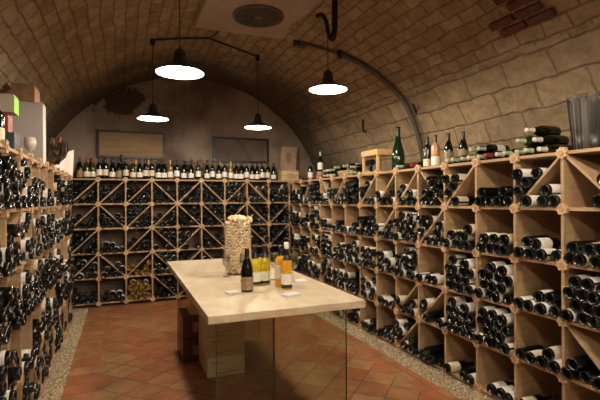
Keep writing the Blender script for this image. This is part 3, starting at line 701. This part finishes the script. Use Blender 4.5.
lying(PGC, 2.57, 2.275, ZR + .071, .0, 'green bottle with pale green capsule in second layer left of the vase')
lying(PDC, 2.66, 2.73, ZR + .071, .0, 'long dark bottle lying on the middle of the low row, right rack top')
lying(PDC, 2.66, 2.82, ZR + .071, .0, 'dark bottle in second layer, next to the standing dark bottles')
lying(PWC, 2.60, 2.23, ZR + .142, .0, 'dark bottle topmost of the lying stack beside the ribbed vase')
# standing bottles
s1 = bottle_proto('s1', P_BORD, BLACKG, LAB_C, CAP_D, (.02, .09)); s2 = bottle_proto('s2', P_BORD, BLACKG, LAB_P, CAP_D, (.10, .19)); s3 = bottle_proto('s3', P_BURG, BLACKG, LAB_B, CAP_D)
ORL = simple('orange_label', (.62, .24, .05), .6)
def fz(x, y): return -math.atan2(x, y)
put_bottle(s1, (2.72, 3.44, ZR), 'dark standing bottle with pale low label, left of the orange-labelled bottle', 'bottles standing on the right rack', (0, 0, fz(2.72, 3.44)))
ob = put_bottle(bottle_proto('s2', P_BORD, simple('pink_glass', (.45, .22, .15), .15), LAB_W, CAP_D, (.02, .10)), (2.70, 3.30, ZR), 'bottle with wide orange band standing on the right rack', 'bottles standing on the right rack', (0, 0, fz(2.7, 3.3)))
q = bpy.data.objects.new('orange_band', label_mesh(P_BORD, ORL, .115, .20, .999)); COL.objects.link(q); q.parent = ob; tag(q, 'orange upper label band')
put_bottle(s3, (2.74, 3.17, ZR), 'dark sloping bottle standing just right of the orange-labelled bottle', 'bottles standing on the right rack', (0, 0, fz(2.74, 3.17)))
put_bottle(s3, (2.78, 3.03, ZR), 'dark sloping bottle standing rightmost on the right rack', 'bottles standing on the right rack', (0, 0, fz(2.78, 3.03)))
P_MAG = [(r * 1.72, z * 1.62) for r, z in [(0, .02), (.03, .004), (.036, .001), (.040, .012), (.0405, .10), (.037, .135), (.028, .17), (.019, .205), (.0135, .24), (.0125, .285), (.0145, .288), (.0145, .298), (0, .30)]]
o = MB().lathe(P_MAG, 32, GREENG).obj('large_bottle', None, (2.76, 3.98, ZR)); tag(o, 'tall green magnum bottle standing beside the wooden lantern', 'bottle')
MB().lathe([(.024, .395), (.0232, .45), (.0262, .462), (.0262, .487), (0, .489)], 20, CAP_D).obj('capsule', o)
lying(bottle_proto('gg', P_BORD, GREENG, None, CAP_G), 2.60, 3.78, ZR, .0, 'green bottle lying right of the tall magnum')
lying(bottle_proto('gg2', P_BORD, OLIVEG, None, CAP_D), 2.62, 3.68, ZR, .0, 'olive bottle lying in front of the curved pipe')
lying(PBC, 2.63, 3.58, ZR, .0, 'dark red-capped bottle lying left of the standing bottles')
# lantern
t = empty('wooden_lantern', (2.72, 4.30, ZR), .0, label='pale wooden lantern box with glass sides on the right rack', cat='lantern')
LW = simple('lantern_wood', (.62, .42, .19), .55, noise_amt=.15)
a, b_, h_ = .11, .15, .25
for sx in (-1, 1):
    for sy in (-1, 1): MB().box(sx * a - .012, sx * a + .012, sy * b_ - .012, sy * b_ + .012, .0, h_, LW).obj('post', t)
MB().box(-a - .02, a + .02, -b_ - .02, b_ + .02, .0, .018, LW).obj('base', t)
MB().box(-a - .022, a + .022, -b_ - .022, b_ + .022, h_ - .05, h_ + .012, LW).obj('top_rail', t, bevel=.003)
MB().box(-a, -a + .003, -b_ + .014, b_ - .014, .018, h_ - .05, GLASS).obj('glass_pane', t)
MB().box(-a + .014, a - .014, -b_, -b_ + .003, .018, h_ - .05, GLASS).obj('glass_pane', t)
MB().box(-a + .014, a - .014, b_ - .003, b_, .018, h_ - .05, GLASS).obj('glass_pane', t)
o = MB().lathe([(0, .001), (.04, .001), (.045, .02), (.04, .06), (.02, .10), (.018, .15), (.022, .16), (.018, .16), (.015, .15), (.017, .10), (.037, .06), (.041, .02), (0, .004)], 20, GLASS).obj('decanter', None, (2.71, 4.30, ZR + .0185))
tag(o, 'small clear glass decanter inside the wooden lantern', 'decanter')
o = MB().lathe([(0, .001), (.03, .001), (.03, .005), (.004, .01), (.004, .08), (.03, .10), (.036, .14), (.032, .19), (.030, .19), (.034, .14), (.028, .103), (0, .09)], 20, GLASS).obj('wine_glass', None, (2.72, 4.60, ZR)); tag(o, 'empty wine glass left of the wooden lantern', 'glass')
WIRE = simple('grey_wire', (.25, .2, .15), .4, metal=.5)
o = MB().tube([(2.70 + .03 * math.cos(k / 24 * 2 * PI), 4.30 + .10 * math.cos(k / 24 * PI * 2), ZR + h_ + .01 + .055 * (1 + math.sin(k / 24 * 2 * PI))) for k in range(25)], .003, WIRE, 6).obj('lantern_handle', t); o.location = Vector((-2.72, -4.30, -ZR))
# basket with bottles and the long bottle over it
t = empty('wicker_basket', (2.74, 5.05, ZR), 0, label='wicker bottle basket with looped handle on the right rack', cat='basket')
WK = simple('wicker', (.42, .28, .14), .7)
for k in range(5):
    rx, ry, z = .10 + .006 * k, .19 + .008 * k, .008 + .016 * k
    MB().tube([(rx * math.cos(i / 20 * 2 * PI), ry * math.sin(i / 20 * 2 * PI), z) for i in range(21)], .008, WK, 6).obj('wicker_ring', t)
MB().tube([(0, .2 * math.cos(i / 12 * PI) + .02, .07 + .095 * math.sin(i / 12 * PI)) for i in range(13)], .008, WK, 6).obj('handle', t)
lying(PGC, 2.60, 5.05, ZR + .02, 0, 'green bottle with pale capsule lying in the wicker basket')
for i, (y, pr, z) in enumerate([(4.74, PDC, 0), (4.84, PGC, 0), (5.32, PGC, 0), (5.42, PWC, 0), (5.53, PGC, 0), (5.63, PBC, 0)]):
    lying(pr, 2.60, y, ZR + z, 0, '%s lying near the basket, %s from the lantern' % (pn[id(pr)], ORD[i]))
for i, (y, pr) in enumerate([(5.37, PDC), (5.475, PWC), (5.58, PDC), (4.79, PDC)]):
    lying(pr, 2.62, y, ZR + .071, 0, '%s in second layer near basket, %s from corner' % (pn[id(pr)], ('third', 'second', 'first', 'fourth')[i]))
for i, (y, pr) in enumerate([(4.93, PDC), (5.17, PDC)]):
    lying(pr, 2.59, y, ZR + .09, 0, '%s across the basket rim, %s side' % (pn[id(pr)], ('right', 'left')[i]))
PLN = bottle_proto('ln', P_BURG, BLACKG, LAB_W, CAP_R)
o = put_bottle(PLN, (0, 0, 0), 'long dark red-capped bottle lying crosswise over the others left of the lantern', None)
o.matrix_world = Matrix.Translation((2.80, 4.56, ZR + .155)) @ Matrix.Rotation(PI / 2 - .15, 4, 'Z') @ Matrix.Rotation(PI / 2, 4, 'Y')
# far corner: standing green bottles, one on a stump
put_bottle(PB['gw'], (2.70, 6.22, ZR), 'green bottle with white label standing near the far corner of right rack', None, (0, 0, fz(2.7, 6.2)))
t = MB().lathe([(0, 0), (.06, 0), (.058, .13), (0, .13)], 20, simple('stump', (.34, .22, .12), .8, noise_amt=.2)).obj('wooden_stump', None, (2.76, 5.98, ZR)); tag(t, 'round wooden stump holding a bottle in the far right corner', 'stump')
put_bottle(bottle_proto('cw', P_BURG, GREENG, LAB_W, CAP_G, (.03, .13), .7), (2.76, 5.98, ZR + .13), 'green bottle with large white label standing on the wooden stump', None, (0, 0, fz(2.76, 5.98)))
put_bottle(PB['gw'], (2.86, 6.15, ZR), 'green bottle standing behind the stump in the far right corner', None, (0, 0, fz(2.86, 6.15)))
# ribbed glass vase full of sticks
t = empty('ribbed_vase', (2.86, 1.92, ZR), label='large grey ribbed glass vase standing on the near end of the right rack', cat='vase')
nn = 96; vs = []; RBV = glassy('ribbed_glass', (.50, .50, .49), rough=.35, base=.03, gloss=.25)
for (r, z) in [(.125, 0), (.135, .12), (.148, .25), (.160, .37)]:
    vs += [((r + (.004 if i % 2 else 0)) * math.cos(2 * PI * i / nn), (r + (.004 if i % 2 else 0)) * math.sin(2 * PI * i / nn), z) for i in range(nn)]
fs = [(k * nn + i, k * nn + (i + 1) % nn, (k + 1) * nn + (i + 1) % nn, (k + 1) * nn + i) for k in range(3) for i in range(nn)] + [tuple(range(nn))]
MB().add(vs, fs, RBV, True).obj('vase_glass', t)
rg = random.Random(8); ST = [simple('stick_grey', (.30, .26, .22), .7), simple('stick_dark', (.10, .085, .08), .7), simple('stick_pale', (.52, .49, .46), .6)]
for k in range(64):
    a = 2 * PI * k / 64; m_ = ST[rg.choice((0, 0, 1, 1, 2))]
    q = MB().tube([(.112 * math.cos(a), .112 * math.sin(a), .004), (.140 * math.cos(a + .03), .140 * math.sin(a + .03), .34 + rg.uniform(-.03, .03))], .0062, m_, 6).obj('stick', t)
MB().lathe([(0, .004), (.09, .004), (.115, .3), (0, .3)], 20, ST[1]).obj('stick_core', t)

# ------------------------------------------------------------------ top of the left rack
ZL = LZT + .0115
def carton(name, x0, x1, y0, y1, z0, z1, mat, label, ends=None):
    t = empty(name, ((x0 + x1) / 2, (y0 + y1) / 2, z0), label=label, cat='box')
    sx, sy, sz = (x1 - x0) / 2, (y1 - y0) / 2, z1 - z0
    MB().box(-sx, sx, -sy, sy, 0, sz - .012, mat).obj('box_body', t, bevel=.002)
    MB().box(-sx - .001, sx + .001, -sy - .001, sy + .001, sz - .012, sz, mat).obj('lid', t)
    if ends: MB().box(sx + .0012, sx + .004, -sy, sy, .0, sz - .013, ends).obj('end_panel', t)
    return t
carton('grey_carton', -.875, -.605, 4.16, 4.30, ZL, 2.31, simple('grey_card', (.36, .33, .32), .6), 'large pale grey upright box at bottom of the stack on left rack', simple('white_card', (.75, .73, .68), .6))
carton('white_carton', -.89, -.665, 3.42, 3.56, ZL + .285, ZL + .405, simple('pale_card', (.42, .38, .33), .6), 'white box with bright green end, upper left of the stack', simple('lime_card', (.30, .75, .04), .6))
carton('brown_carton', -.82, -.66, 4.14, 4.38, 2.311, 2.45, CARD_BR, 'long brown cardboard box lying on top of the grey box', simple('orange_card', (.60, .30, .14), .6))
carton('blue_carton', -.86, -.665, 3.44, 3.60, ZL, ZL + .155, simple('blue_card', (.035, .055, .085), .5), 'dark blue box standing in front of the grey box')
carton('red_book', -.88, -.70, 3.44, 3.57, ZL + .156, ZL + .284, simple('red_cover', (.28, .04, .03), .5), 'dark red box between the blue and white boxes')
put_bottle(bottle_proto('lb', P_BORD, BLACKG, LAB_C, CAP_R, (.02, .12), .7), (-.675, 3.03, ZL), 'dark bottle with cream label standing at the near end of left rack', None, (0, 0, .2))
o = MB().lathe([(0, .001), (.035, .001), (.035, .005), (.004, .01), (.004, .07), (.03, .085), (.042, .12), (.036, .17), (.034, .17), (.040, .12), (.028, .087), (0, .078)], 20, simple('frosted_glass', (.55, .50, .42), .3)).obj('frosted_goblet', None, (-.635, 3.80, ZL)); tag(o, 'small pale frosted goblet in front of the grey box', 'glass')
o = MB().lathe([(0, .0), (.08, .0), (.085, .01), (.03, .03), (.03, .08), (.09, .12), (.145, .18), (.168, .25), (.170, .345), (.172, .348), (.166, .348), (.164, .25), (.141, .183), (.088, .124), (0, .09)], 36, glassy('smoked_glass', (.78, .74, .68), rough=.08, base=.12, gloss=.9, power=2)).obj('glass_bowl', None, (-.72, 5.50, ZL)); tag(o, 'large clear glass ice bowl on the far end of left rack', 'bowl')
for i, (dx, dy, lean) in enumerate([(-.05, .02, .25), (.03, .05, -.1), (.06, -.05, .3)]):
    pr = bottle_proto('ib%d' % i, P_BORD, (BLACKG, OLIVEG, BLACKG)[i], None, (CAP_D, CAP_D, CAP_R)[i])
    put_bottle(pr, (-.72 + dx * .8, 5.50 + dy * .8, ZL + .10), ('dark bottle at the back of the glass bowl', 'olive bottle standing in the middle of the glass bowl', 'dark red-capped bottle in front in the glass bowl')[i], None, (0, lean * .5, 0))
# white cloth hanging over the bowl's right side
n1, n2 = 14, 12; vs = []
for j in range(n2 + 1):
    for i in range(n1 + 1):
        u = i / n1; v = j / n2
        x = -.76 + .21 * u + .012 * math.sin(14 * u + 2 * v); y = 5.73 + .19 * u + .012 * math.cos(11 * u)
        zt = ZL + .08 + .23 * u ** .7; zb_ = ZL + .006 - (.03 * (u > .9)); vs.append((x, y, zt + (zb_ - zt) * v))
fs = [(j * (n1 + 1) + i, j * (n1 + 1) + i + 1, (j + 1) * (n1 + 1) + i + 1, (j + 1) * (n1 + 1) + i) for j in range(n2) for i in range(n1)]
o = MB().add(vs, fs, CLOTH, True).obj('white_cloth'); so = o.modifiers.new('s', 'SOLIDIFY'); so.thickness = .006; tag(o, 'white linen cloth hanging beside the glass bowl on the left rack', 'cloth')

# ------------------------------------------------------------------ table
TX0, TX1, TY0, TY1, TZ = .43, 1.415, 2.40, 4.75, .86
t = empty('tasting_table', ((TX0 + TX1) / 2, (TY0 + TY1) / 2, 0), label='long pale stone tasting table on clear glass panel legs', cat='table')
ox, oy = (TX0 + TX1) / 2, (TY0 + TY1) / 2
MB().box(TX0 - ox, TX1 - ox, TY0 - oy, TY1 - oy, TZ - .047, TZ, TRAV).obj('tabletop', t, bevel=.004)
def pane(x0, x1, y0, y1):
    g = MB().box(x0 - ox, x1 - ox, y0 - oy, y1 - oy, .001, TZ - .048, PANE).obj('glass_leg', t)
    e = MB()
    if x1 - x0 > y1 - y0:
        e.box(x0 - ox - .003, x0 - ox, y0 - oy, y1 - oy, .001, TZ - .048, PANE_E); e.box(x1 - ox, x1 - ox + .003, y0 - oy, y1 - oy, .001, TZ - .048, PANE_E)
    else:
        e.box(x0 - ox, x1 - ox, y0 - oy - .003, y0 - oy, .001, TZ - .048, PANE_E); e.box(x0 - ox, x1 - ox, y1 - oy, y1 - oy + .003, .001, TZ - .048, PANE_E)
    e.obj('polished_edge', g)
pane(.51, 1.37, 2.575, 2.587); pane(.51, 1.37, 4.55, 4.562); pane(1.032, 1.048, 3.10, 4.40)
# crates under the table
for k in range(4):
    sz = .165
    cc = crate('wine_crate', (.815, 3.93, k * (sz + .0095)), .32, .46, sz, CRATE2, '%s pale wooden wine crate of the stack under the table' % ('lowest', 'second lowest', 'third lowest', 'topmost')[k], boards=1, group='pale crates stacked under the table')
    MB().box(-.10, .10, -.2315, -.2305, .03, .036, BRAND).box(-.13, -.03, -.2315, -.2305, .12, .128, BRAND).obj('burnt_brand', cc)
for k in range(2):
    cc = crate('mahogany_crate', (.62, 4.32, k * .215), .22, .36, .20, DARKRED, '%s dark mahogany wine case under the left of the table' % ('lower', 'upper')[k], boards=1, group='dark cases under the table')
    MB().box(-.02, .05, -.1815, -.1805, .06, .15, LAB_B).obj('paper_label', cc)
crate('wine_crate', (.66, 4.30, .4235), .16, .26, .22, CRATE, 'tan upright crate standing on the dark cases under the table', boards=1)

# ------------------------------------------------------------------ things on the table
# vase of corks
VXC, VYC, VRAD, VH = .93, 3.72, .118, .455
o = MB().lathe([(0, .001), (VRAD, .001), (VRAD, VH), (VRAD - .004, VH), (VRAD - .004, .012), (0, .012)], 48, GLASS).obj('glass_vase', None, (VXC, VYC, TZ)); tag(o, 'tall clear glass cylinder vase filled with corks on the table', 'vase')
CM = [MB().lathe([(0, 0), (.0105, 0), (.0118, .002), (.0118, .042), (.0105, .044), (0, .044)], 10, m).mesh('wine_cork') for m in (CORK, CORK2)]
rg = random.Random(11); cst = MB(); nc = 0
for row in range(17):
    nring = 21
    for k in range(nring):
        a = 2 * PI * (k + (row % 2) * .5) / nring + rg.uniform(-.04, .04)
        rad = VRAD - .004 - .0165 - rg.uniform(0, .004)
        ctr = Vector((VXC + rad * math.cos(a), VYC + rad * math.sin(a), TZ + .026 + row * .0255 + rg.uniform(-.003, .003)))
        tang = Vector((-math.sin(a), math.cos(a), 0)); tilt = rg.uniform(-1.2, 1.2)
        if rg.random() < .22: ax = (Vector((math.cos(a), math.sin(a), 0)) + tang * rg.uniform(-.4, .4)).normalized(); ctr -= Vector((math.cos(a), math.sin(a), 0)) * .009
        else: ax = (tang * math.cos(tilt) + Vector((0, 0, 1)) * math.sin(tilt)).normalized()
        M = Matrix.Translation(ctr - ax * .022) @ ax.to_track_quat('Z', 'Y').to_matrix().to_4x4()
        front = (ctr - Vector((VXC, VYC, 0))).xy.dot(Vector((-VXC, -VYC)).normalized()) > -.03
        if front and row > 0:
            q = bpy.data.objects.new('wine_cork', CM[rg.random() < .35]); COL.objects.link(q); q.matrix_world = M; nc += 1
            tag(q, 'tan wine cork in the tall glass vase, behind the glass', 'cork', 'wine corks filling the glass vase')
        else: cst.lathe([(0, 0), (.0118, 0), (.0118, .044), (0, .044)], 8, CORK, M)
for k in range(64):
    a = rg.uniform(0, 2 * PI); rad = math.sqrt(rg.random()) * .104; zz = TZ + .460 + .026 * (1 - (rad / .11) ** 2) + rg.uniform(-.006, .008)
    ax = Vector((rg.uniform(-1, 1), rg.uniform(-1, 1), rg.uniform(-.5, .8))).normalized()
    q = bpy.data.objects.new('wine_cork', CM[rg.random() < .3]); COL.objects.link(q); nc += 1
    q.matrix_world = Matrix.Translation(Vector((VXC + rad * math.cos(a), VYC + rad * math.sin(a), zz)) - ax * .022) @ ax.to_track_quat('Z', 'Y').to_matrix().to_4x4()
    tag(q, 'tan wine cork heaped on top above the vase rim', 'cork', 'wine corks heaped above the vase rim')
cst.lathe([(0, .015), (.078, .015), (.078, .455), (.05, .465), (0, .466)], 24, CORK2, Matrix.Translation((VXC, VYC, TZ)))
tag(cst.obj('packed_corks'), 'remaining corks packed inside the middle of the glass vase', 'corks', 'wine corks filling the glass vase', 'stuff')
# bottles
def tb(pr, x, y, label): return put_bottle(pr, (x, y, TZ + .0005), label, None, (0, 0, fz(x, y)))
tb(bottle_proto('t1', P_BURG, BLACKG, LAB_B, CAP_D, (.015, .105), .7), .80, 2.955, 'dark sloping bottle with brown label, nearest on the table')
def two_tone(name, prof, liquid, labm, x, y, label, fill, capm, wl):
    """clear bottle: wine-filled body, dark punt"""
    o = tb(bottle_proto(name, prof, liquid, labm, capm, wl, .62, capz=fill), x, y, label)
    MB().lathe([(r_at(prof, z) + .0007, z) for z in (.010, .016, .024, .034)], 24, BLACKG).obj('dark_base', o); return o
two_tone('t2', P_BURG, YELLOWG, LAB_W, .915, 3.15, 'yellow wine bottle with white label just behind the dark bottle', .20, CAP_D, (.03, .10))
two_tone('t3', P_BURG, YELLOWG, LAB_W, .995, 3.17, 'yellow wine bottle with pinkish white label, right of the other yellow bottle', .20, CAP_D, (.03, .10))
a1 = two_tone('t4', P_BORD, AMBERG, LAB_W, 1.083, 2.93, 'amber wine bottle with big white label standing right on the table', .205, CAP_D, (.035, .112))
MB().lathe([(.017, .285), (.0175, .33), (.0, .331)], 16, simple('white_stopper', (.8, .78, .72), .4)).obj('stopper', a1)
tb(bottle_proto('t5', P_BORD, AMBERG, LAB_C, CAP_D, (.06, .16), .7, .225), 1.072, 3.03, 'second amber bottle with cream label half hidden behind the white-labelled one')
def wineglass(x, y, label, s=1.0, rot=None, z=0):
    pr = [(0, .0015), (.036, .0015), (.036, .003), (.006, .008), (.0035, .02), (.0035, .085), (.012, .095), (.034, .115), (.041, .145), (.036, .20), (.033, .215), (.032, .215), (.035, .20), (.040, .145), (.033, .117), (.011, .097), (0, .093)]
    o = MB().lathe([(r * s, zz * s) for r, zz in pr], 28, STEM).obj('wine_glass', None, (x, y, TZ + z)); tag(o, label, 'glass', 'wine glasses on the table')
    if rot: o.rotation_euler = rot
    return o
wineglass(.80, 3.60, 'empty wine glass left of the cork vase', .85)
wineglass(1.24, 3.20, 'empty wine glass standing rightmost on the table')
wineglass(.89, 3.36, 'empty wine glass between the cork vase and the dark bottle')
wineglass(1.12, 3.30, 'empty wine glass behind the amber bottles')
# notepads and a card
def napkin(x, y, rz, label, sx=.10, sy=.075):
    t = empty('folded_napkin', (x, y, TZ), rz, label=label, cat='napkin')
    NP = MATS.get('napkin_paper') or simple('napkin_paper', (.80, .76, .74), .9, bump=.4, nscale=60)
    for k in range(3): MB().box(-sx / 2 + .002 * k, sx / 2 - .003 * k, -sy / 2 + .002 * k, sy / 2, .0005 + .005 * k, .005 + .005 * k, NP).obj('fold', t, bevel=.0018)
napkin(.695, 2.93, .25, 'white folded napkin left of the dark bottle')
napkin(1.03, 2.70, .35, 'white folded napkin in front of the amber bottle', .12, .07)
napkin(1.27, 3.13, .2, 'white folded napkin beside the rightmost wine glass', .10, .09)
print('bottles', len(BOTTLES), 'corks', nc)
